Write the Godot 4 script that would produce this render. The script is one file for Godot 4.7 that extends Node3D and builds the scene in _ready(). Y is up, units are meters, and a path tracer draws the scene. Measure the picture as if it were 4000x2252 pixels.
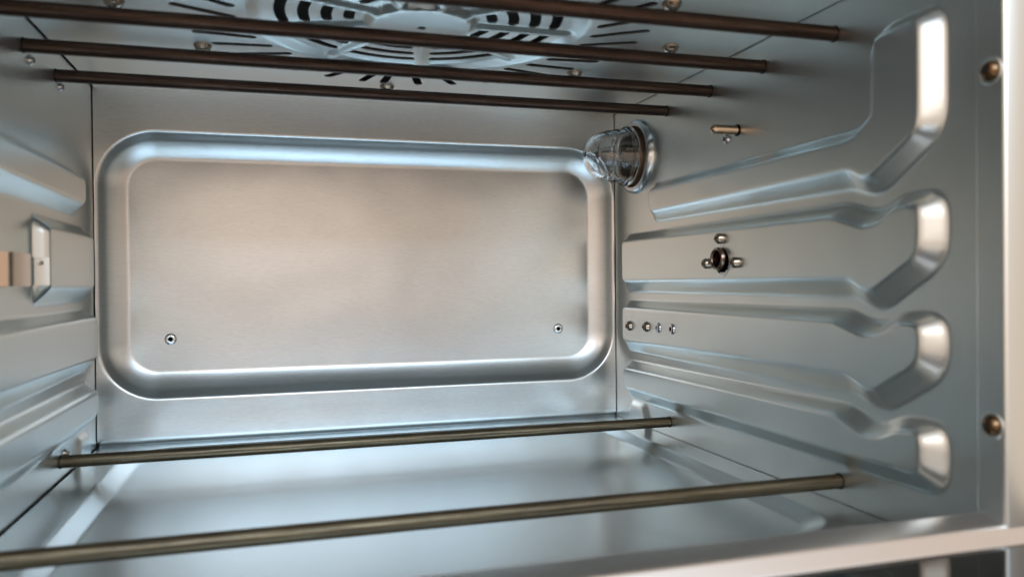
extends Node3D
# Inside of a small countertop oven, seen from its open front. x right, y up, z towards the viewer; the back panel lies at z = 0.
# All builder functions take millimetres; mm() turns them into metres.

const W := 400.0
const H := 255.1
const FRONT := 376.0
const MM := 0.001

var M := {}          # materials
var names := {}      # names already used at top level


func _ready() -> void:
	make_camera()
	make_light()
	make_materials()
	build_oven()
	build_elements()
	build_lamp()
	build_probe()
	build_socket()
	build_bracket()


# ---------------------------------------------------------------- camera and light

func make_camera() -> void:
	var cam := Camera3D.new()
	cam.name = "camera"
	var att := CameraAttributesPhysical.new()
	att.frustum_focal_length = 32.79
	att.frustum_focus_distance = 0.60
	att.frustum_near = 0.01
	att.frustum_far = 30.0
	att.exposure_aperture = 9.0
	cam.attributes = att
	add_child(cam)
	cam.fov = 40.196
	cam.near = 0.01
	cam.far = 30.0
	cam.transform = Transform3D(Basis(Vector3(0.958898, -0.009398, 0.283597), Vector3(0.01133, 0.999922, -0.005172), Vector3(-0.283526, 0.008172, 0.95893)).orthonormalized(), Vector3(0.125519, 0.114498, 0.617615))
	cam.current = true


func make_light() -> void:
	var we := WorldEnvironment.new()
	we.name = "surroundings"
	var e := Environment.new()
	e.background_mode = Environment.BG_COLOR
	e.background_color = Color(0.76, 0.68, 0.61)
	e.tonemap_mode = Environment.TONE_MAPPER_LINEAR
	e.tonemap_exposure = 1.3
	e.sdfgi_enabled = true
	e.ssao_enabled = true
	e.ssil_enabled = true
	we.environment = e
	add_child(we)
	# soft daylight of a window high in front of the oven, and the room's warm ceiling lamp
	area_light("window_light", Vector3(0.15, 1.15, 1.9), Vector3(0.2, 0.05, 0.15), Vector2(1.6, 1.0), Color(0.78, 0.905, 1.0), 2.6)
	area_light("sunlit_wall_light", Vector3(-0.3, 0.6, 2.0), Vector3(0.2, 0.13, 0.1), Vector2(1.7, 1.2), Color(1.0, 0.91, 0.85), 0.36)
	area_light("ceiling_lamp_light", Vector3(-0.95, 0.75, 1.6), Vector3(0.25, 0.13, 0.2), Vector2(0.16, 0.16), Color(1.0, 0.93, 0.86), 0.06)


func area_light(called: String, at: Vector3, towards: Vector3, size: Vector2, color: Color, energy: float) -> void:
	var l := AreaLight3D.new()
	l.name = called
	l.area_size = size
	l.light_color = color
	l.light_energy = energy
	l.area_normalize_energy = true
	l.area_range = 8.0
	l.shadow_enabled = true
	add_child(l)
	l.look_at_from_position(at, towards, Vector3.UP)


# ---------------------------------------------------------------- materials

func streaks(seed_: int, size: int, long: int, tall: int, low: float, high: float, amount: float) -> Image:
	# tileable fine grain: white noise smeared along u, as rolled or drawn metal shows it
	var rng := RandomNumberGenerator.new()
	rng.seed = seed_
	var a := PackedFloat32Array()
	a.resize(size * size)
	for i in size * size:
		a[i] = rng.randf()
	var b := PackedFloat32Array()
	b.resize(size * size)
	for y in size:
		var s := 0.0
		for x in long:
			s += a[y * size + x]
		for x in size:
			b[y * size + x] = s / long
			s += a[y * size + (x + long) % size] - a[y * size + x]
	if tall > 1:
		for x in size:
			var s := 0.0
			for y in tall:
				s += b[y * size + x]
			for y in size:
				a[y * size + x] = s / tall
				s += b[((y + tall) % size) * size + x] - b[y * size + x]
	else:
		a = b
	var spread := sqrt(float(long * tall)) * amount
	var im := Image.create(size, size, false, Image.FORMAT_RGB8)
	for y in size:
		for x in size:
			var v := clampf(0.5 + (a[y * size + x] - 0.5) * spread, 0.0, 1.0)
			v = lerpf(low, high, v)
			im.set_pixel(x, y, Color(v, v, v))
	return im


func tex(im: Image) -> ImageTexture:
	im.generate_mipmaps()
	return ImageTexture.create_from_image(im)


func metal(called: String, color: Color, rough: float, metallic := 1.0) -> StandardMaterial3D:
	var m := StandardMaterial3D.new()
	m.resource_name = called
	m.albedo_color = color
	m.roughness = rough
	m.metallic = metallic
	M[called] = m
	return m


func make_materials() -> void:
	var grain := tex(streaks(5, 512, 18, 1, 0.925, 1.0, 0.7))
	var dull := tex(streaks(9, 512, 30, 1, 0.88, 1.0, 0.7))
	var steel := metal("galvanised_steel", Color(0.85, 0.86, 0.86), 0.33)
	steel.albedo_texture = grain
	steel.roughness_texture = dull
	steel.uv1_triplanar = true
	steel.uv1_world_triplanar = true
	steel.uv1_scale = Vector3(9, 9, 9)
	var plain := metal("side_steel", Color(0.93, 0.95, 0.943), 0.325)
	var tray: StandardMaterial3D = plain.duplicate()
	tray.resource_name = "floor_steel"
	tray.albedo_color = Color(0.80, 0.84, 0.855)
	tray.roughness = 0.26
	M.floor_steel = tray
	metal("frame_steel", Color(0.90, 0.89, 0.88), 0.22)
	metal("sill_steel", Color(0.90, 0.885, 0.87), 0.36)
	metal("screw_nickel", Color(0.72, 0.66, 0.60), 0.16)
	metal("rivet_aluminium", Color(0.86, 0.86, 0.87), 0.2)
	metal("bronze_screw", Color(0.47, 0.37, 0.27), 0.25)
	metal("copper_strap", Color(0.86, 0.79, 0.73), 0.17)
	metal("probe_copper", Color(0.80, 0.70, 0.61), 0.14)
	metal("dark_collar", Color(0.09, 0.07, 0.06), 0.45, 0.5)
	metal("socket_steel", Color(0.58, 0.50, 0.45), 0.22)
	metal("lamp_ring", Color(0.86, 0.87, 0.88), 0.2)
	metal("brown_gasket", Color(0.50, 0.41, 0.33), 0.35, 0.7)
	metal("housing_paint", Color(0.50, 0.50, 0.50), 0.6, 0.0)
	metal("recess_shade", Color(0.24, 0.22, 0.20), 0.55, 0.6)  # dark colour painting the shade inside the cross recesses of screw heads
	metal("casing_paint", Color(0.52, 0.52, 0.52), 0.6, 0.0)
	metal("filament_gold", Color(0.9, 0.68, 0.4), 0.2)
	metal("ceramic", Color(0.66, 0.61, 0.55), 0.4, 0.0)
	for pair in [["element_brown", Color(0.36, 0.29, 0.255), 31], ["element_olive", Color(0.435, 0.38, 0.295), 47]]:
		var m := metal(pair[0], pair[1], 0.5, 0.75)
		m.albedo_texture = tex(streaks(pair[2], 256, 40, 6, 0.66, 1.0, 1.0))
		m.roughness_texture = tex(streaks(pair[2] + 1, 256, 24, 4, 0.5, 1.0, 0.9))
		m.uv1_scale = Vector3(2.5, 1, 1)
	var glass := metal("lamp_glass", Color(1, 1, 1, 0.0), 0.0, 0.0)
	glass.transparency = BaseMaterial3D.TRANSPARENCY_ALPHA
	glass.refraction_enabled = true
	glass.refraction_scale = 0.05
	var thin := metal("bulb_glass", Color(1, 1, 1, 0.03), 0.0, 0.0)
	thin.transparency = BaseMaterial3D.TRANSPARENCY_ALPHA
	var door := metal("door_glass", Color(0.012, 0.011, 0.010), 0.05, 0.0)
	door.metallic_specular = 0.6


# ---------------------------------------------------------------- helpers

func thing(called: String, label: String, category: String, at := Vector3.ZERO, group := "") -> Node3D:
	var o := Node3D.new()
	o.name = numbered(called)
	add_child(o)
	o.position = at * MM
	o.set_meta("label", label)
	o.set_meta("category", category)
	if group:
		o.set_meta("group", group)
	return o


func numbered(called: String) -> String:
	var n: int = names.get(called, -1) + 1
	names[called] = n
	return called if n == 0 else "%s_%03d" % [called, n]


func part(called: String, mesh: Mesh, parent: Node3D, at := Vector3.ZERO, basis_ := Basis.IDENTITY) -> MeshInstance3D:
	var o := MeshInstance3D.new()
	o.name = called
	o.mesh = mesh
	parent.add_child(o, true)
	o.transform = Transform3D(basis_, at * MM)
	return o


func array_mesh(v: PackedVector3Array, n: PackedVector3Array, idx: PackedInt32Array, mat: Material, uv := PackedVector2Array(), onto: ArrayMesh = null) -> ArrayMesh:
	var am := onto if onto else ArrayMesh.new()
	for t in range(0, idx.size(), 3):       # front faces run clockwise
		var a := idx[t]
		var b := idx[t + 1]
		var c := idx[t + 2]
		if (v[b] - v[a]).cross(v[c] - v[a]).dot(n[a] + n[b] + n[c]) > 0.0:
			idx[t + 1] = c
			idx[t + 2] = b
	var arr := []
	arr.resize(Mesh.ARRAY_MAX)
	arr[Mesh.ARRAY_VERTEX] = v
	arr[Mesh.ARRAY_NORMAL] = n
	if uv.size():
		arr[Mesh.ARRAY_TEX_UV] = uv
	arr[Mesh.ARRAY_INDEX] = idx
	am.add_surface_from_arrays(Mesh.PRIMITIVE_TRIANGLES, arr)
	am.surface_set_material(am.get_surface_count() - 1, mat)
	return am


func lathe(profile: Array, segs: int, mat: Material, onto: ArrayMesh = null, crease := 0.6) -> ArrayMesh:
	# profile: points (radius, height) in mm turned about +y, outside on the right when walking up the profile
	var v := PackedVector3Array()
	var n := PackedVector3Array()
	var uv := PackedVector2Array()
	var idx := PackedInt32Array()
	var cnt := profile.size()
	var dirs := []
	var total := 0.0
	for i in cnt - 1:
		var d: Vector2 = profile[i + 1] - profile[i]
		total += d.length()
		dirs.append(Vector2(d.y, -d.x).normalized())
	var rows := []     # (point, normal, run)
	var run := 0.0
	for i in cnt - 1:
		var na: Vector2 = dirs[i]
		var nb: Vector2 = dirs[i]
		if i > 0 and dirs[i].dot(dirs[i - 1]) > crease:
			na = (dirs[i] + dirs[i - 1]).normalized()
		if i < cnt - 2 and dirs[i].dot(dirs[i + 1]) > crease:
			nb = (dirs[i] + dirs[i + 1]).normalized()
		var next: float = run + (profile[i + 1] - profile[i]).length()
		rows.append([profile[i], na, run / total, profile[i + 1], nb, next / total])
		run = next
	for r in rows:
		var first := v.size()
		for k in segs + 1:
			var a := TAU * k / segs
			var c := Vector3(cos(a), 0, sin(a))
			v.append((c * r[0].x + Vector3.UP * r[0].y) * MM)
			n.append(c * r[1].x + Vector3.UP * r[1].y)
			uv.append(Vector2(r[2], float(k) / segs))
			v.append((c * r[3].x + Vector3.UP * r[3].y) * MM)
			n.append(c * r[4].x + Vector3.UP * r[4].y)
			uv.append(Vector2(r[5], float(k) / segs))
		for k in segs:
			var p := first + 2 * k
			idx.append_array([p, p + 1, p + 3, p, p + 3, p + 2])
	return array_mesh(v, n, idx, mat, uv, onto)


func add_box(lo: Vector3, hi: Vector3, v: PackedVector3Array, n: PackedVector3Array, idx: PackedInt32Array) -> void:
	for axis in 3:
		for s in [0, 1]:
			var a := (axis + 1) % 3
			var b := (axis + 2) % 3
			var first := v.size()
			var nn := Vector3.ZERO
			nn[axis] = 1.0 if s else -1.0
			for q in [[0, 0], [1, 0], [1, 1], [0, 1]]:
				var pt := Vector3.ZERO
				pt[axis] = hi[axis] if s else lo[axis]
				pt[a] = hi[a] if q[0] else lo[a]
				pt[b] = hi[b] if q[1] else lo[b]
				v.append(pt * MM)
				n.append(nn)
			if s:
				idx.append_array([first, first + 2, first + 1, first, first + 3, first + 2])
			else:
				idx.append_array([first, first + 1, first + 2, first, first + 2, first + 3])


func boxes(list: Array, mat: Material, onto: ArrayMesh = null) -> ArrayMesh:
	var v := PackedVector3Array()
	var n := PackedVector3Array()
	var idx := PackedInt32Array()
	for b in list:
		add_box(b[0], b[1], v, n, idx)
	return array_mesh(v, n, idx, mat, PackedVector2Array(), onto)


func extrude(path: Array, thick: float, from: float, to: float, mat: Material, axis: int, closed := false) -> ArrayMesh:
	# a sheet of metal bent along a path of (a, b) points and pulled along x (axis 0: path is (y, z)) or y (axis 1: path is (x, z)); smooth bends
	var outline := []
	if closed:
		outline = path.duplicate()
	else:
		var lefts := []
		var rights := []
		for i in path.size():
			var d: Vector2 = (path[mini(i + 1, path.size() - 1)] - path[maxi(i - 1, 0)]).normalized()
			var o := Vector2(-d.y, d.x) * thick / 2
			lefts.append(path[i] + o)
			rights.append(path[i] - o)
		rights.reverse()
		outline = lefts + rights
	var cnt := outline.size()
	var v := PackedVector3Array()
	var n := PackedVector3Array()
	var idx := PackedInt32Array()
	var area := 0.0
	for i in cnt:
		var p: Vector2 = outline[i]
		var q: Vector2 = outline[(i + 1) % cnt]
		area += p.x * q.y - q.x * p.y
	var sgn := 1.0 if area > 0 else -1.0
	var put := func(p: Vector2, t: float) -> Vector3:
		return (Vector3(t, p.x, p.y) if axis == 0 else Vector3(p.x, t, p.y)) * MM
	var dirs := []
	for i in cnt:
		var d: Vector2 = (outline[(i + 1) % cnt] - outline[i]).normalized()
		dirs.append(Vector2(d.y, -d.x) * sgn)
	for i in cnt:
		var na: Vector2 = dirs[i]
		var nb: Vector2 = dirs[i]
		var before: Vector2 = dirs[(i + cnt - 1) % cnt]
		var after: Vector2 = dirs[(i + 1) % cnt]
		if na.dot(before) > 0.5:
			na = (na + before).normalized()
		if nb.dot(after) > 0.5:
			nb = (nb + after).normalized()
		var p: Vector2 = outline[i]
		var q: Vector2 = outline[(i + 1) % cnt]
		var first := v.size()
		for pair in [[p, from, na], [q, from, nb], [q, to, nb], [p, to, na]]:
			v.append(put.call(pair[0], pair[1]))
			var nn: Vector2 = pair[2]
			n.append(Vector3(0, nn.x, nn.y) if axis == 0 else Vector3(nn.x, 0, nn.y))
		idx.append_array([first, first + 1, first + 2, first, first + 2, first + 3])
	var tris := Geometry2D.triangulate_polygon(PackedVector2Array(outline))
	for s in [0, 1]:
		var first := v.size()
		for p in outline:
			v.append(put.call(p, to if s else from))
			var nn := Vector3.ZERO
			nn[axis] = 1.0 if s else -1.0
			n.append(nn)
		for t in tris:
			idx.append(first + t)
	return array_mesh(v, n, idx, mat)


# --- pressed sheets: a height function over a rectangle

func ramp(s: float, width: float, soft: float) -> float:
	# 0 below s = 0, 1 above s = width, with rounded bends
	return (ramp_sum(s + soft / 2, width) - ramp_sum(s - soft / 2, width)) / soft


func ramp_sum(x: float, b: float) -> float:
	return 0.0 if x <= 0.0 else x * x / (2.0 * b) if x < b else x - b / 2.0


func rounded(points: Array, radius: float, at_front: float) -> PackedVector2Array:
	var out := PackedVector2Array()
	var cnt := points.size()
	for i in cnt:
		var p: Vector2 = points[i]
		var a: Vector2 = points[(i + cnt - 1) % cnt] - p
		var b: Vector2 = points[(i + 1) % cnt] - p
		var r := minf(radius if p.x < 339.5 else at_front, minf(a.length(), b.length()) * 0.48)
		for k in 7:
			var t := k / 6.0
			var p0 := p + a.normalized() * r
			var p2 := p + b.normalized() * r
			out.append(p0.lerp(p, t).lerp(p.lerp(p2, t), t))
	return out


func depth_in(poly: PackedVector2Array, p: Vector2) -> float:
	# signed distance, positive inside
	var best := 1e9
	var inside := false
	var cnt := poly.size()
	var a := poly[cnt - 1]
	for i in cnt:
		var b := poly[i]
		var ab := b - a
		var ap := p - a
		var t := clampf(ap.dot(ab) / ab.length_squared(), 0.0, 1.0)
		best = minf(best, (ap - ab * t).length_squared())
		if (a.y > p.y) != (b.y > p.y) and p.x < (b.x - a.x) * (p.y - a.y) / (b.y - a.y) + a.x:
			inside = not inside
		a = b
	return sqrt(best) if inside else -sqrt(best)


func round_rect(p: Vector2, lo: Vector2, hi: Vector2, r: float) -> float:
	var c := (lo + hi) / 2
	var q := (p - c).abs() - (hi - lo) / 2 + Vector2(r, r)
	return -(Vector2(maxf(q.x, 0), maxf(q.y, 0)).length() + minf(maxf(q.x, q.y), 0) - r)


func sheet(lo: Vector2, hi: Vector2, step: float, look: Callable, place: Callable, mats: Array) -> Array:
	# look(p) -> Vector2(height, which piece; -1 is a punched hole); place(p, height) -> point in mm. Returns one mesh for each piece, all on shared vertices.
	var nu := int(round((hi.x - lo.x) / step))
	var nv := int(round((hi.y - lo.y) / step))
	var hs := PackedFloat32Array()
	var which := PackedInt32Array()
	var pos := PackedVector3Array()
	hs.resize((nu + 1) * (nv + 1))
	which.resize(hs.size())
	pos.resize(hs.size())
	for j in nv + 1:
		for i in nu + 1:
			var p := Vector2(lerpf(lo.x, hi.x, float(i) / nu), lerpf(lo.y, hi.y, float(j) / nv))
			var got: Vector2 = look.call(p)
			var at := j * (nu + 1) + i
			hs[at] = got.x
			which[at] = int(got.y)
			pos[at] = place.call(p, got.x) * MM
	var nor := PackedVector3Array()
	nor.resize(hs.size())
	var up: Vector3 = place.call(lo, 1.0) - place.call(lo, 0.0)
	for j in nv + 1:
		for i in nu + 1:
			var at := j * (nu + 1) + i
			var du := pos[j * (nu + 1) + mini(i + 1, nu)] - pos[j * (nu + 1) + maxi(i - 1, 0)]
			var dv := pos[mini(j + 1, nv) * (nu + 1) + i] - pos[maxi(j - 1, 0) * (nu + 1) + i]
			var nn := du.cross(dv).normalized()
			nor[at] = nn if nn.dot(up) > 0 else -nn
	var flip := (pos[1] - pos[0]).cross(pos[nu + 1] - pos[0]).dot(up) > 0
	var made := []
	for m in mats.size():
		var remap := {}
		var v := PackedVector3Array()
		var n := PackedVector3Array()
		var idx := PackedInt32Array()
		for j in nv:
			for i in nu:
				var a := j * (nu + 1) + i
				if maxi(maxi(which[a], which[a + 1]), maxi(which[a + nu + 1], which[a + nu + 2])) != m or mini(mini(which[a], which[a + 1]), mini(which[a + nu + 1], which[a + nu + 2])) < 0:
					continue
				var q := [a, a + 1, a + nu + 2, a + nu + 1]
				var local := []
				for c in q:
					if not remap.has(c):
						remap[c] = v.size()
						v.append(pos[c])
						n.append(nor[c])
					local.append(remap[c])
				if flip:
					idx.append_array([local[0], local[2], local[1], local[0], local[3], local[2]])
				else:
					idx.append_array([local[0], local[1], local[2], local[0], local[2], local[3]])
		made.append(array_mesh(v, n, idx, mats[m]) if v.size() else null)
	return made


# ---------------------------------------------------------------- the oven

const RIB_HIGH := 8.4
const SOCKET := Vector2(181.5, 127.2)   # (z, y)

func rib_outlines(left: bool) -> Array:
	# (z, y) outlines of the pressed shelf supports: each as [foot on the panel, edge of the flat face]
	var at := 53.0 if left else 73.0
	var one := [[Vector2(at + 4, 159), Vector2(at, 163), Vector2(at, 183), Vector2(at + 4, 187), Vector2(294, 187), Vector2(303, 193), Vector2(303, 224), Vector2(313, 231.5), Vector2(348, 233), Vector2(348, 178), Vector2(312, 155.5), Vector2(303, 155), Vector2(290, 159)],
		[Vector2(at + 11, 166.5), Vector2(at + 7, 170), Vector2(at + 7, 180), Vector2(at + 10, 182.3), Vector2(298, 182.3), Vector2(312, 190), Vector2(313, 225), Vector2(318, 227), Vector2(340, 228), Vector2(340, 179), Vector2(311, 162.5), Vector2(304, 163), Vector2(296, 167.5)]]
	var two := [[Vector2(28, 106), Vector2(23, 111), Vector2(23, 146), Vector2(28, 151.5), Vector2(288, 151.5), Vector2(303, 147), Vector2(312, 147), Vector2(323, 151.5), Vector2(348, 152.5), Vector2(348, 121), Vector2(314, 101), Vector2(305, 100.5), Vector2(290, 106)],
		[Vector2(34, 114.5), Vector2(31.5, 117), Vector2(31.5, 143.5), Vector2(34, 146.5), Vector2(283, 146), Vector2(294, 142.5), Vector2(305, 139), Vector2(315, 140), Vector2(327, 146.8), Vector2(340, 147), Vector2(340, 125), Vector2(311, 108.5), Vector2(304, 110), Vector2(296, 114.5)]]
	if left:
		two = [[Vector2(35, 104.5), Vector2(30, 109), Vector2(30, 148), Vector2(35, 152.5), Vector2(147, 152.5), Vector2(147, 104.5)],
			[Vector2(42, 113.5), Vector2(40, 116), Vector2(40, 144), Vector2(42, 146.2), Vector2(144.5, 146.2), Vector2(144.5, 113.5)]]
	var three := [[Vector2(28, 58), Vector2(23, 63), Vector2(23, 93), Vector2(28, 98), Vector2(289, 98.5), Vector2(303, 94), Vector2(312, 94), Vector2(323, 98.5), Vector2(348, 99.5), Vector2(348, 72), Vector2(315, 53), Vector2(306, 53), Vector2(291, 58)],
		[Vector2(34, 67), Vector2(31.5, 69), Vector2(31.5, 91), Vector2(34, 93.5), Vector2(283, 93.5), Vector2(293, 90.5), Vector2(305, 87), Vector2(315, 88), Vector2(328, 94.5), Vector2(340, 94.5), Vector2(340, 78), Vector2(312, 62), Vector2(304, 63), Vector2(295, 67.5)]]
	var four := [[Vector2(31, 20), Vector2(24, 27), Vector2(24, 45), Vector2(29, 49.7), Vector2(289, 50.8), Vector2(302, 46), Vector2(311, 45.5), Vector2(323, 50.8), Vector2(348, 52), Vector2(348, 20), Vector2(300, 20)],
		[Vector2(38, 29), Vector2(32.5, 33), Vector2(32.5, 42), Vector2(35, 44.5), Vector2(283, 47), Vector2(293, 44), Vector2(305, 40), Vector2(316, 41), Vector2(328, 46.8), Vector2(340, 47), Vector2(340, 29), Vector2(297, 28.5)]]
	var tab := [[Vector2(27, -9), Vector2(27, 10), Vector2(32, 19), Vector2(58, 19), Vector2(66, 8), Vector2(67, -9)],
		[Vector2(31, -9), Vector2(31, 9), Vector2(34, 14.5), Vector2(55, 14.5), Vector2(60, 6), Vector2(60, -9)]]
	var out := []
	for o in [one, two, three, four, tab]:
		out.append([rounded(o[0], 4.5, 13.0), rounded(o[1], 3.0, 6.5)])
	return out


func side_meshes(right: bool) -> Array:
	var ribs := rib_outlines(not right)
	var warp := FastNoiseLite.new()
	warp.seed = 8
	warp.frequency = 0.012
	warp.fractal_octaves = 2
	var bounds := []
	for r in ribs:
		var b := Rect2(r[0][0], Vector2.ZERO)
		for p in r[0]:
			b = b.expand(p)
		bounds.append(b)
	var look := func(p: Vector2) -> Vector2:
		var h := 0.0
		var piece := 0
		for k in ribs.size():
			var b: Rect2 = bounds[k]
			if not b.grow(1.0).has_point(p):
				continue
			var d := depth_in(ribs[k][0], p)
			if d < -1.0:
				continue
			var to_face := -depth_in(ribs[k][1], p)
			var high := RIB_HIGH if k < 4 else 3.0
			var width := maxf(d + to_face, 1.0)
			# the run across the bevel, its two bends rounded over about two millimetres
			var run := d / width if to_face > 0.0 else 1.0 - minf(to_face, 0.0) / 7.0
			var got := high * ramp(run, 1.0, clampf(2.0 / width, 0.15, 0.6))
			if got > h:
				h = got
			if d > 0.0:
				piece = k + 1
		h += 0.22 * warp.get_noise_2d(p.x + (0.0 if right else 900.0), p.y)
		if right and p.distance_to(SOCKET + Vector2(0.8, -0.9)) < 7.0:
			piece = -1
		if right and p.distance_to(Vector2(116, 80.2)) < 1.5:
			piece = -1
		return Vector2(h, piece)
	var place := func(p: Vector2, h: float) -> Vector3:
		return Vector3(W - h if right else h, p.y, p.x)
	var s: StandardMaterial3D = M.side_steel
	return sheet(Vector2(-2, -8), Vector2(366, 262), 1.2, look, place, [s, s, s, s, s, s])


func build_oven() -> void:
	var oven := thing("countertop_oven", "small countertop oven with bare galvanised steel cavity, pressed shelf ribs and open front", "oven")
	# back panel with its pressed-out field; rolled sheet is never quite flat
	var warp := FastNoiseLite.new()
	warp.seed = 4
	warp.frequency = 0.011
	warp.fractal_octaves = 2
	var back_look := func(p: Vector2) -> Vector2:
		var s := round_rect(p, Vector2(2, 32.5), Vector2(398, 225.5), 40.0)
		var h := 0.0
		for k in 3:
			h -= recess(s + (k - 1) * 0.45) / 3.0
		if p.y < 5.0:
			h -= (5.0 - p.y) * (5.0 - p.y) * 0.07
		h += 0.35 * warp.get_noise_2d(p.x, p.y)
		for x in [48.1, 352.0]:
			if p.distance_to(Vector2(x, 74.7)) < 1.6:
				return Vector2(h, -1)
		return Vector2(h, 1 if s > 0.0 else 0)
	var back_place := func(p: Vector2, h: float) -> Vector3:
		return Vector3(p.x, p.y, h)
	var steel: StandardMaterial3D = M.galvanised_steel
	var got := sheet(Vector2(0.6, -6), Vector2(W - 0.6, 262), 1.25, back_look, back_place, [steel, steel])
	var back := part("back_panel", got[0], oven)
	part("recessed_field", got[1], back)
	for x in [48.1, 352.0]:
		rivet(back, Vector3(x, 74.7, -recess_flat() - 0.02), Vector3(0, 0, 1), 4.2, true)
	# side panels, each rib a piece of its own
	for right in [true, false]:
		var meshes := side_meshes(right)
		var side := part("side_panel", meshes[0], oven)
		for k in range(1, 6):
			part("shelf_rib" if k < 5 else "corner_tab", meshes[k], side)
		if right:
			screw(side, Vector3(W - RIB_HIGH - 0.05, 79, 46), Vector3(-1, 0, 0), 3.6, M.screw_nickel)
			screw(side, Vector3(W - RIB_HIGH - 0.05, 79.8, 76), Vector3(-1, 0, 0), 3.6, M.screw_nickel)
			rivet(side, Vector3(W - RIB_HIGH - 0.05, 80, 95), Vector3(-1, 0, 0), 3.8, false)
			rivet(side, Vector3(W - RIB_HIGH - 0.05, 80.2, 116), Vector3(-1, 0, 0), 3.8, true)
		else:
			for at in [Vector2(234.5, 205), Vector2(234.5, 144), Vector2(234.5, 85), Vector2(13.5, 85)]:
				screw(side, Vector3(0, at.x, at.y), Vector3(1, 0, 0), 2.6, M.rivet_aluminium)
	# floor panel with a shallow pressed pan
	var floor_look := func(p: Vector2) -> Vector2:
		var s := round_rect(p, Vector2(24, 14), Vector2(379, 314), 30.0)
		return Vector2(-4.6 * ramp(s, 9.5, 1.8), 1 if s > 0.0 else 0)
	var floor_place := func(p: Vector2, h: float) -> Vector3:
		return Vector3(p.x, h, p.y)
	got = sheet(Vector2(1.6, -3), Vector2(W - 0.7, 370), 1.5, floor_look, floor_place, [M.floor_steel, M.floor_steel])
	var ground := part("floor_panel", got[0], oven)
	part("recessed_pan", got[1], ground)
	build_ceiling(oven)
	build_frame(oven)
	build_door(oven)
	# the painted casing round the cavity
	part("outer_casing", boxes([
		[Vector3(-24, -26, -40), Vector3(424, 300, -36)],
		[Vector3(-24, -26, -36), Vector3(-20, 300, 374)],
		[Vector3(420, -26, -36), Vector3(424, 300, 374)],
		[Vector3(-20, -26, -36), Vector3(420, -22, 374)],
		[Vector3(-20, 296, -36), Vector3(420, 300, 374)],
	], M.casing_paint), oven)


func recess(s: float) -> float:
	# depth of the back field: steep at its rim, easing into the flat, in mm
	if s <= 0.0:
		return 0.0
	var t := minf(s, 18.0)
	var steep := minf(t, 5.0)
	t -= steep
	return 1.0 * steep + 0.76 * t - 0.0185 * t * t


func recess_flat() -> float:
	return recess(19.0)


# --- ceiling: a flat sheet with a pressed round fan cover; every slot is a real opening

const FAN := Vector2(202, 188)

func ceiling_height(p: Vector2) -> float:
	# millimetres above the flat sheet
	var q := p - FAN
	var r := q.length()
	if r > 96.0:
		return 0.0
	var h := 3.4 * ramp(92.0 - r, 7.0, 2.4)
	if r < 90.0 and r > 24.0:
		var a := fposmod(atan2(q.y, q.x) / deg_to_rad(40.0) + 0.5, 1.0) - 0.5
		var off := absf(sin(a * deg_to_rad(40.0)) * r)
		if off < 6.0:
			h -= 2.8 * (0.5 + 0.5 * cos(PI * off / 6.0)) * ramp(89.0 - r, 5.0, 2.0)
	h = lerpf(h, -0.8, ramp(31.0 - r, 4.0, 1.6))
	return h


func slot_polygons() -> Array:
	var out := []
	for k in 9:
		var mid := deg_to_rad(20.0 + 40.0 * k)
		for ring in [[39.0, 7.6], [51.0, 11.0], [63.0, 13.0], [75.0, 14.4]]:
			out.append(bar_polygon(arc_points(mid, ring[0], deg_to_rad(ring[1])), 6.0))
	for k in 36:
		var a := deg_to_rad(10.0 * k - 2.0)
		if cos(a) < -0.05:
			a = PI + deg_to_rad(10.0 * k - 180.0 + 2.0)
		var lean := deg_to_rad(3.3) * clampf(cos(a) * 2.0, -1.0, 1.0)
		var p0 := FAN + Vector2.from_angle(a - lean) * 99.5
		var p1 := FAN + Vector2.from_angle(a + lean) * 125.5
		out.append(bar_polygon([p0, p1], 5.6))
	out.append(bar_polygon([FAN, FAN + Vector2(0.01, 0)], 5.0))
	return out


func arc_points(mid: float, r: float, half: float) -> Array:
	var pts := []
	for i in 9:
		pts.append(FAN + Vector2.from_angle(mid - half + 2.0 * half * i / 8.0) * r)
	return pts


func bar_polygon(pts: Array, width: float) -> PackedVector2Array:
	# a stroke of the given width with rounded corners at its ends
	var left := []
	var back := []
	var last: int = pts.size() - 1
	var w := width / 2
	for i in pts.size():
		var d: Vector2 = (pts[mini(i + 1, last)] - pts[maxi(i - 1, 0)]).normalized()
		var o := Vector2(-d.y, d.x) * w
		left.append(pts[i] + o)
		back.append(pts[i] - o)
	var out := PackedVector2Array(left)
	var d1: Vector2 = (pts[last] - pts[last - 1]).normalized()
	var a1 := d1.angle()
	for k in range(1, 6):
		out.append(pts[last] + Vector2.from_angle(a1 + PI / 2 - PI * k / 6.0) * w)
	back.reverse()
	out.append_array(PackedVector2Array(back))
	var d0: Vector2 = (pts[0] - pts[1]).normalized()
	for k in range(1, 6):
		out.append(pts[0] + Vector2.from_angle(d0.angle() + PI / 2 - PI * k / 6.0) * w)
	return out


func ceiling_normal(p: Vector2) -> Vector3:
	var e := 0.6
	var dx := (ceiling_height(p + Vector2(e, 0)) - ceiling_height(p - Vector2(e, 0))) / (2 * e)
	var dz := (ceiling_height(p + Vector2(0, e)) - ceiling_height(p - Vector2(0, e))) / (2 * e)
	return Vector3(dx, -1, dz).normalized()


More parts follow.
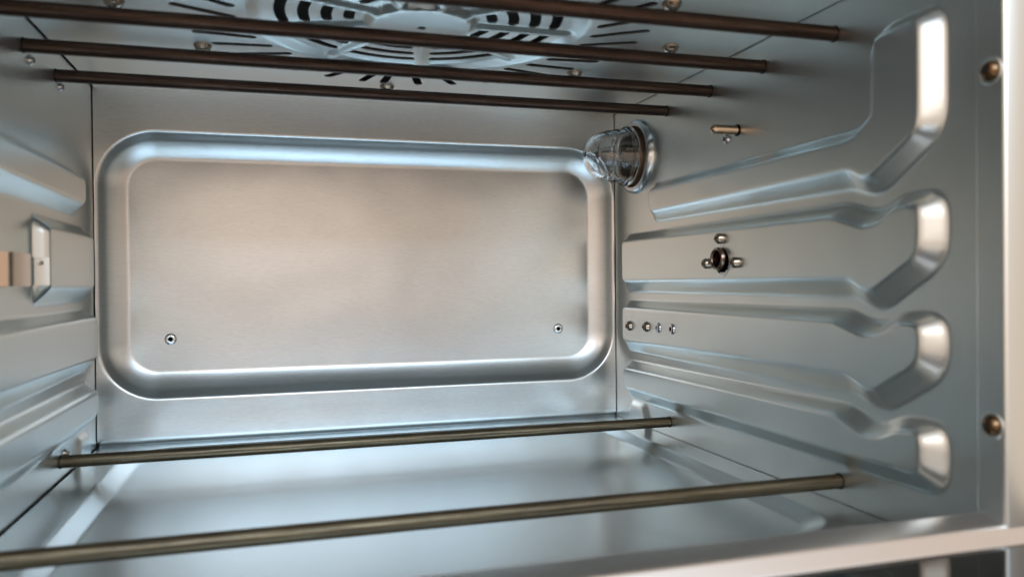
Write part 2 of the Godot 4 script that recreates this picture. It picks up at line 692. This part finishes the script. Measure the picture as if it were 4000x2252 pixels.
func build_ceiling(oven: Node3D) -> void:
	var step := 2.0
	var lo := Vector2(1.2, -2)
	var nu := 199
	var nv := 189
	var slots := slot_polygons()
	var cut := {}
	for s in slots.size():
		var b := Rect2(slots[s][0], Vector2.ZERO)
		for p in slots[s]:
			b = b.expand(p)
		var i0 := int(floor((b.position.x - lo.x) / step))
		var i1 := int(floor((b.end.x - lo.x) / step))
		var j0 := int(floor((b.position.y - lo.y) / step))
		var j1 := int(floor((b.end.y - lo.y) / step))
		for j in range(maxi(j0, 0), mini(j1, nv - 1) + 1):
			for i in range(maxi(i0, 0), mini(i1, nu - 1) + 1):
				var key := j * nu + i
				if not cut.has(key):
					cut[key] = []
				cut[key].append(s)
	var vs := [PackedVector3Array(), PackedVector3Array()]
	var ns := [PackedVector3Array(), PackedVector3Array()]
	var ids := [PackedInt32Array(), PackedInt32Array()]
	var grid := [{}, {}]
	for j in nv:
		for i in nu:
			var c := lo + Vector2(i, j) * step
			var m := 1 if (c + Vector2(step, step) / 2 - FAN).length() < 93.0 else 0
			var corners := [c, c + Vector2(step, 0), c + Vector2(step, step), c + Vector2(0, step)]
			if cut.has(j * nu + i):
				var left := [PackedVector2Array(corners)]
				for s in cut[j * nu + i]:
					var rest := []
					for poly in left:
						for piece in Geometry2D.clip_polygons(poly, slots[s]):
							if not Geometry2D.is_polygon_clockwise(piece) or piece.size() > 2:
								rest.append(piece)
					left = rest
				for poly in left:
					var tris := Geometry2D.triangulate_polygon(poly)
					var first: int = vs[m].size()
					for p in poly:
						vs[m].append(Vector3(p.x, H + ceiling_height(p), p.y) * MM)
						ns[m].append(ceiling_normal(p))
					for t in range(0, tris.size(), 3):
						var p0: Vector2 = poly[tris[t]]
						var p1: Vector2 = poly[tris[t + 1]]
						var p2: Vector2 = poly[tris[t + 2]]
						var ccw := (p1 - p0).cross(p2 - p0) > 0
						ids[m].append_array([first + tris[t], first + tris[t + (2 if ccw else 1)], first + tris[t + (1 if ccw else 2)]])
				continue
			var local := []
			for k in 4:
				var gi: int = (j + (1 if k > 1 else 0)) * (nu + 1) + i + (1 if k == 1 or k == 2 else 0)
				if not grid[m].has(gi):
					grid[m][gi] = vs[m].size()
					vs[m].append(Vector3(corners[k].x, H + ceiling_height(corners[k]), corners[k].y) * MM)
					ns[m].append(ceiling_normal(corners[k]))
				local.append(grid[m][gi])
			ids[m].append_array([local[0], local[2], local[1], local[0], local[3], local[2]])
	for s in slots:       # the cut edges of the sheet
		var mid := Vector2.ZERO
		for p in s:
			mid += p / s.size()
		var m := 1 if (mid - FAN).length() < 93.0 else 0
		for i in s.size():
			var p: Vector2 = s[i]
			var q: Vector2 = s[(i + 1) % s.size()]
			if p.distance_to(q) < 0.001:
				continue
			var d := (q - p).normalized()
			var first: int = vs[m].size()
			for pt in [p, q]:
				var y := H + ceiling_height(pt)
				vs[m].append(Vector3(pt.x, y, pt.y) * MM)
				vs[m].append(Vector3(pt.x, y + 0.9, pt.y) * MM)
			var nn := Vector3(-d.y, 0, d.x)
			if (Vector2(nn.x, nn.z)).dot(mid - p) < 0:
				nn = -nn
			for k in 4:
				ns[m].append(nn)
			ids[m].append_array([first, first + 1, first + 3, first, first + 3, first + 2])
	var top := part("ceiling_panel", array_mesh(vs[0], ns[0], ids[0], M.side_steel), oven)
	part("fan_cover", array_mesh(vs[1], ns[1], ids[1], M.side_steel), top)
	part("fan_housing", boxes([[Vector3(50, H + 36, 40), Vector3(354, H + 38, 336)], [Vector3(50, H + 1.5, 38), Vector3(354, H + 38, 40)], [Vector3(50, H + 1.5, 336), Vector3(354, H + 38, 338)], [Vector3(48, H + 1.5, 38), Vector3(50, H + 38, 338)], [Vector3(354, H + 1.5, 38), Vector3(356, H + 38, 338)]], M.housing_paint), top)
	for at in [Vector2(318, 257), Vector2(353, 189), Vector2(318, 120), Vector2(201, 52), Vector2(84, 122), Vector2(49, 190), Vector2(86, 257), Vector2(202, 324)]:
		screw(top, Vector3(at.x, H, at.y), Vector3(0, -1, 0), 4.6, M.screw_nickel)


func aim(dir: Vector3, twist := 0.0) -> Basis:
	# turns a lathe's +y to dir
	var x := dir.cross(Vector3(0.3, 0.7, 0.6)).normalized()
	return Basis(x, dir, x.cross(dir)) * Basis(Vector3.UP, twist)


var twist_count := 0

func screw(parent: Node3D, at: Vector3, dir: Vector3, r: float, mat: Material) -> void:
	var key := "screw_%s_%s" % [mat.resource_name, r]
	if not M.has(key):
		var am := lathe([Vector2(r * 1.12, 0.0), Vector2(r * 1.12, r * 0.16), Vector2(r * 1.02, r * 0.26), Vector2(r * 0.98, r * 0.42), Vector2(r * 0.86, r * 0.62), Vector2(r * 0.62, r * 0.76), Vector2(r * 0.3, r * 0.83), Vector2(0.001, r * 0.84)], 24, mat)
		var w := r * 0.14
		boxes([[Vector3(-r * 0.55, r * 0.3, -w), Vector3(r * 0.55, r * 0.855, w)], [Vector3(-w, r * 0.3, -r * 0.55), Vector3(w, r * 0.85, -w - 0.02)], [Vector3(-w, r * 0.3, w + 0.02), Vector3(w, r * 0.85, r * 0.55)]], M.recess_shade, am)  # dark bars on the head, painted shade in place of a cut cross
		M[key] = am
	twist_count += 1
	part("screw", M[key], parent, at, aim(dir, twist_count * 1.3))


func rivet(parent: Node3D, at: Vector3, dir: Vector3, r: float, hollow: bool) -> void:
	var key := "rivet_%s_%s" % [r, hollow]
	if not M.has(key):
		var bore := Vector2(r * 0.38, -9.0 if hollow else 0.02)
		var am := lathe([Vector2(r, -0.5), Vector2(r, r * 0.12), Vector2(r * 0.92, r * 0.22), Vector2(r * 0.75, r * 0.32), Vector2(r * 0.52, r * 0.38), Vector2(r * 0.42, r * 0.35), bore], 28, M.rivet_aluminium)
		if not hollow:
			lathe([Vector2(r * 0.4, r * 0.12), Vector2(r * 0.3, r * 0.3), Vector2(0.001, r * 0.4)], 20, M.rivet_aluminium, am)
		M[key] = am
	part("rivet", M[key], parent, at, aim(dir))


func build_frame(oven: Node3D) -> void:
	# the front frame: jambs, lintel and sill round the opening
	var m: StandardMaterial3D = M.frame_steel
	var jamb_r := []
	for pt in [Vector2(403.0, 362.2), Vector2(399.7, 362.2), Vector2(399.5, 362.5), Vector2(399.5, 363.0), Vector2(399.5, 373.9), Vector2(399.5, 374.4), Vector2(399.8, 375.4), Vector2(400.8, 375.9), Vector2(426.0, 376.0), Vector2(428.0, 375.0), Vector2(428.0, 373.0), Vector2(403.0, 373.0)]:
		jamb_r.append(pt)
	var jamb_l := []
	for pt in jamb_r:
		jamb_l.append(Vector2(W - pt.x, pt.y))
	var frame := part("front_frame", extrude([Vector2(H + 3, 362), Vector2(H - 1.0, 362), Vector2(H - 1.0, 375.5), Vector2(H, 376.4), Vector2(300, 376.5), Vector2(300, 374), Vector2(H + 3, 374)], 0, -28.0, 428.0, m, 0, true), oven)
	frame.name = "front_frame"
	for j in [jamb_r, jamb_l]:
		part("jamb", extrude(j, 0, -30.0, 300.0, M.side_steel, 1, true), frame)
	var sill := []
	for pt in [Vector2(-1.5, 361.5), Vector2(17.6, 362.0), Vector2(18.8, 363.4), Vector2(18.7, 364.2), Vector2(16.8, 374.0)]:
		sill.append(pt)
	for pt in [Vector2(16.2, 375.3), Vector2(15.7, 375.8), Vector2(11.4, 378.9), Vector2(10.4, 379.9), Vector2(8.6, 380.6)]:
		sill.append(pt)
	sill.append(Vector2(-26, 380.6))
	sill.append(Vector2(-26, 376.6))
	sill.append(Vector2(-1.5, 374))
	part("sill", extrude(sill, 0, 0.5, 440.0, M.sill_steel, 0, true), frame)
	for x in [399.5, 0.5]:
		for y in [197.0, 55.1]:
			var inward := Vector3(-1 if x > 200 else 1, 0, 0)
			part("dimple", lathe([Vector2(5.6, 0.0), Vector2(5.2, 0.45), Vector2(4.7, 0.55), Vector2(4.2, 0.1), Vector2(3.4, 0.05)], 32, M.side_steel, null, 0.2), frame, Vector3(x, y, 369.3), aim(inward))
			screw(frame, Vector3(x, y, 369.3), inward, 3.5, M.bronze_screw)


# ---------------------------------------------------------------- fittings

func tube(r: float, length: float, mat: Material) -> ArrayMesh:
	var prof := [Vector2(0.001, 0), Vector2(r, 0)]
	var n := 24
	for i in range(1, n + 1):
		prof.append(Vector2(r, length * i / n))
	prof.append(Vector2(0.001, length))
	return lathe(prof, 40, mat)


func build_elements() -> void:
	var spots := [
		[Vector2(239.0, 94.0), "element_brown", "dark brown tubular heating element under the ceiling, nearest the back panel"],
		[Vector2(239.2, 155.0), "element_brown", "dark brown tubular heating element under the ceiling, second from the back panel"],
		[Vector2(239.6, 214.5), "element_brown", "dark brown tubular heating element under the ceiling, third from the back panel"],
		[Vector2(240.0, 276.5), "element_brown", "dark brown tubular heating element under the ceiling, farthest from the back panel"],
		[Vector2(10.6, 95.0), "element_olive", "olive bronze tubular heating element above the floor, beside the back panel"],
		[Vector2(10.9, 278.2), "element_olive", "olive bronze tubular heating element above the floor, beside the sill"],
	]
	var along := Basis(Vector3(0, 1, 0), Vector3(1, 0, 0), Vector3(0, 0, -1))   # +y of the tube runs along +x
	for s in spots:
		var o := thing("heating_element", s[2], "heating element", Vector3(0, s[0].x, s[0].y), "heating elements")
		var key: String = "tube_" + s[1]
		if not M.has(key):
			M[key] = tube(3.75, 412.0, M[s[1]])
			M.collar = lathe([Vector2(3.7, -0.5), Vector2(4.15, -0.5), Vector2(4.15, 0.3), Vector2(4.0, 0.45), Vector2(3.7, 0.45)], 28, M.dark_collar)
		part("tube", M[key], o, Vector3(-6, 0, 0), along)
		part("collar", M.collar, o, Vector3(0, 0, 0), aim(Vector3(1, 0, 0)))
		part("collar", M.collar, o, Vector3(W, 0, 0), aim(Vector3(-1, 0, 0)))


func build_lamp() -> void:
	var at := Vector3(W, 213, 44.5)
	var o := thing("oven_lamp", "clear glass oven lamp in a round metal ring, in the corner by the back panel", "lamp", at)
	var b := aim(Vector3(-1, 0, 0))
	part("mounting_ring", lathe([Vector2(29.6, 0), Vector2(29.3, 1.6), Vector2(28.2, 4.0), Vector2(26.4, 5.2), Vector2(24.4, 5.4), Vector2(23.2, 4.6), Vector2(22.8, 1.0)], 72, M.lamp_ring, null, 0.4), o, Vector3.ZERO, b)
	part("gasket", lathe([Vector2(22.6, 0.5), Vector2(22.6, 7.6), Vector2(21.8, 8.2), Vector2(17.5, 8.2), Vector2(17.0, 7.0), Vector2(17.0, 0.5)], 64, M.brown_gasket), o, Vector3.ZERO, b)
	# a thick-walled pressed glass cap: outer skin up, inner skin down
	var cap := [Vector2(19.4, 8.4), Vector2(22.8, 8.4), Vector2(23.4, 9.2), Vector2(23.4, 11.4), Vector2(22.8, 12.4), Vector2(21.8, 12.9), Vector2(21.6, 14.0), Vector2(21.8, 15.6), Vector2(21.2, 18.0), Vector2(20.2, 22.0), Vector2(19.6, 27.0), Vector2(19.4, 28.0), Vector2(18.8, 28.8), Vector2(18.2, 31.0), Vector2(16.8, 35.0), Vector2(14.6, 38.8), Vector2(11.6, 41.8), Vector2(7.6, 43.8), Vector2(3.6, 44.7), Vector2(0.001, 45.0)]
	var skin := [Vector2(0.001, 42.0), Vector2(4.6, 41.4), Vector2(8.6, 39.8), Vector2(12.0, 37.0), Vector2(14.2, 33.8), Vector2(15.6, 30.0), Vector2(16.6, 26.0), Vector2(17.4, 20.0), Vector2(18.2, 14.0), Vector2(18.6, 10.5), Vector2(19.4, 8.4)]
	var cover := part("glass_cover", lathe(cap + skin, 72, M.lamp_glass, null, 0.3), o, Vector3.ZERO, b)
	var marks := boxes([[Vector3(-0.5, -0.3, -1.5), Vector3(0.5, 0.45, 1.5)]], M.lamp_glass)
	for k in 11:      # worn raised lettering round the end of the glass, too small to read
		var a := deg_to_rad(70.0 + 17.0 * k)
		var out := Vector3(cos(a) * 0.74, 0.67, sin(a) * 0.74)
		var tangent := Vector3(-sin(a), 0, cos(a))
		part("raised_mark", marks, cover, Vector3(cos(a) * 13.2, 40.3, sin(a) * 13.2), Basis(tangent, out, tangent.cross(out)) * Basis(Vector3.UP, 0.5 * sin(7.0 * k)))
	part("socket", lathe([Vector2(15.0, 1.0), Vector2(9.0, 1.2), Vector2(8.6, 4.0), Vector2(7.0, 6.0), Vector2(5.2, 7.0), Vector2(4.6, 12.0), Vector2(0.001, 12.4)], 40, M.ceramic), o, Vector3.ZERO, b)
	var bulb := part("bulb", lathe([Vector2(4.4, 11.0), Vector2(4.6, 14.0), Vector2(6.4, 18.0), Vector2(7.6, 22.0), Vector2(7.6, 25.0), Vector2(6.2, 29.0), Vector2(3.6, 31.6), Vector2(0.001, 32.6)], 40, M.bulb_glass, null, 0.3), o, Vector3.ZERO, b)
	part("filament", boxes([[Vector3(-3.4, 23.6, -0.35), Vector3(3.4, 24.3, 0.35)], [Vector3(-3.4, 11.5, -0.25), Vector3(-2.9, 23.6, 0.25)], [Vector3(2.9, 11.5, -0.25), Vector3(3.4, 23.6, 0.25)]], M.filament_gold), bulb)


func build_probe() -> void:
	var o := thing("temperature_probe", "short copper coloured thermostat rod sticking out of the side panel", "probe", Vector3(W, 207.5, 187))
	var b := aim(Vector3(-1, 0, 0))
	part("rod", lathe([Vector2(2.9, -3), Vector2(2.9, 15.6), Vector2(2.75, 16.6), Vector2(2.3, 17.5), Vector2(1.6, 18.2), Vector2(0.8, 18.6), Vector2(0.001, 18.7)], 32, M.probe_copper, null, 0.85), o, Vector3.ZERO, b)
	part("collar", lathe([Vector2(3.0, 0), Vector2(3.7, 0), Vector2(3.7, 0.6), Vector2(3.0, 0.8)], 28, M.dark_collar), o, Vector3.ZERO, b)
	screw(o, Vector3(0, -3.6, -11.5), Vector3(-1, 0, 0), 2.8, M.rivet_aluminium)


func build_socket() -> void:
	var o := thing("rotisserie_socket", "round dark rotisserie drive socket ringed by three screws on a shelf rib", "socket", Vector3(W - RIB_HIGH, SOCKET.y, SOCKET.x))
	var b := aim(Vector3(-1, 0, 0))
	part("collar", lathe([Vector2(6.4, -14.0), Vector2(6.4, 0.0), Vector2(6.9, 0.4), Vector2(7.2, 2.2), Vector2(6.9, 3.6), Vector2(6.3, 4.2), Vector2(5.7, 4.0), Vector2(5.3, 3.0), Vector2(5.2, -13.0), Vector2(0.001, -13.0)], 40, M.socket_steel, null, 0.3), o, Vector3(0, 0.6, -0.2), b)
	part("hole_rim", lathe([Vector2(9.6, 0.0), Vector2(9.3, 0.25), Vector2(8.3, 0.3), Vector2(8.0, 0.1), Vector2(8.0, -1.2)], 48, M.side_steel, null, 0.3), o, Vector3(0, -0.9, 0.8), b)
	for at in [Vector2(13.2, 0.0), Vector2(-2.0, -15.8), Vector2(-2.2, 17.2)]:
		part("spacer", lathe([Vector2(3.3, 0), Vector2(3.3, 1.5), Vector2(3.0, 1.9), Vector2(0.001, 1.9)], 24, M.screw_nickel), o, Vector3(0, at.x, at.y), b)
		screw(o, Vector3(-1.8, at.x, at.y), Vector3(-1, 0, 0), 3.0, M.screw_nickel)


func build_bracket() -> void:
	var o := thing("spit_bracket", "bent copper coloured metal strap riveted to the side panel beside a short shelf rib", "bracket", Vector3(0, 122.5, 150))
	part("mounting_tab", extrude([Vector2(8.2, -4.6), Vector2(7.0, -4.2), Vector2(1.8, -2.4), Vector2(0.9, -1.4), Vector2(0.8, 0.5), Vector2(0.8, 29.5)], 0.8, -7.4, 7.4, M.side_steel, 1), o)
	part("tab_hook", lathe([Vector2(1.1, 0), Vector2(1.1, 1.4), Vector2(0.7, 2.0), Vector2(0.001, 2.1)], 20, M.screw_nickel), o, Vector3(4.6, 4.4, -3.2), aim(Vector3(0.32, 0, 0.947)))
	part("strap", extrude([Vector2(1.0, 30.0), Vector2(5.0, 30.4), Vector2(7.6, 31.2), Vector2(9.0, 33.0), Vector2(9.6, 36.0), Vector2(9.6, 58.0), Vector2(9.0, 61.0), Vector2(7.2, 63.0), Vector2(3.0, 64.0), Vector2(1.4, 65.2), Vector2(1.0, 67.0), Vector2(1.0, 88.0)], 0.9, -7.8, 7.8, M.copper_strap, 1), o)
	rivet(o, Vector3(1.5, 0, 75), Vector3(1, 0, 0), 2.8, false)


func build_door(oven: Node3D) -> void:
	# hinged below the sill and folded down flat
	var leaf := part("door", boxes([[Vector3(-40, -4.5, 382), Vector3(440, 6.4, 556)], [Vector3(-40, 6.5, 534.3), Vector3(440, 13.0, 556)]], M.frame_steel), oven)
	part("door_glass", boxes([[Vector3(-38, 6.6, 382.4), Vector3(438, 11.6, 534)]], M.door_glass), leaf)
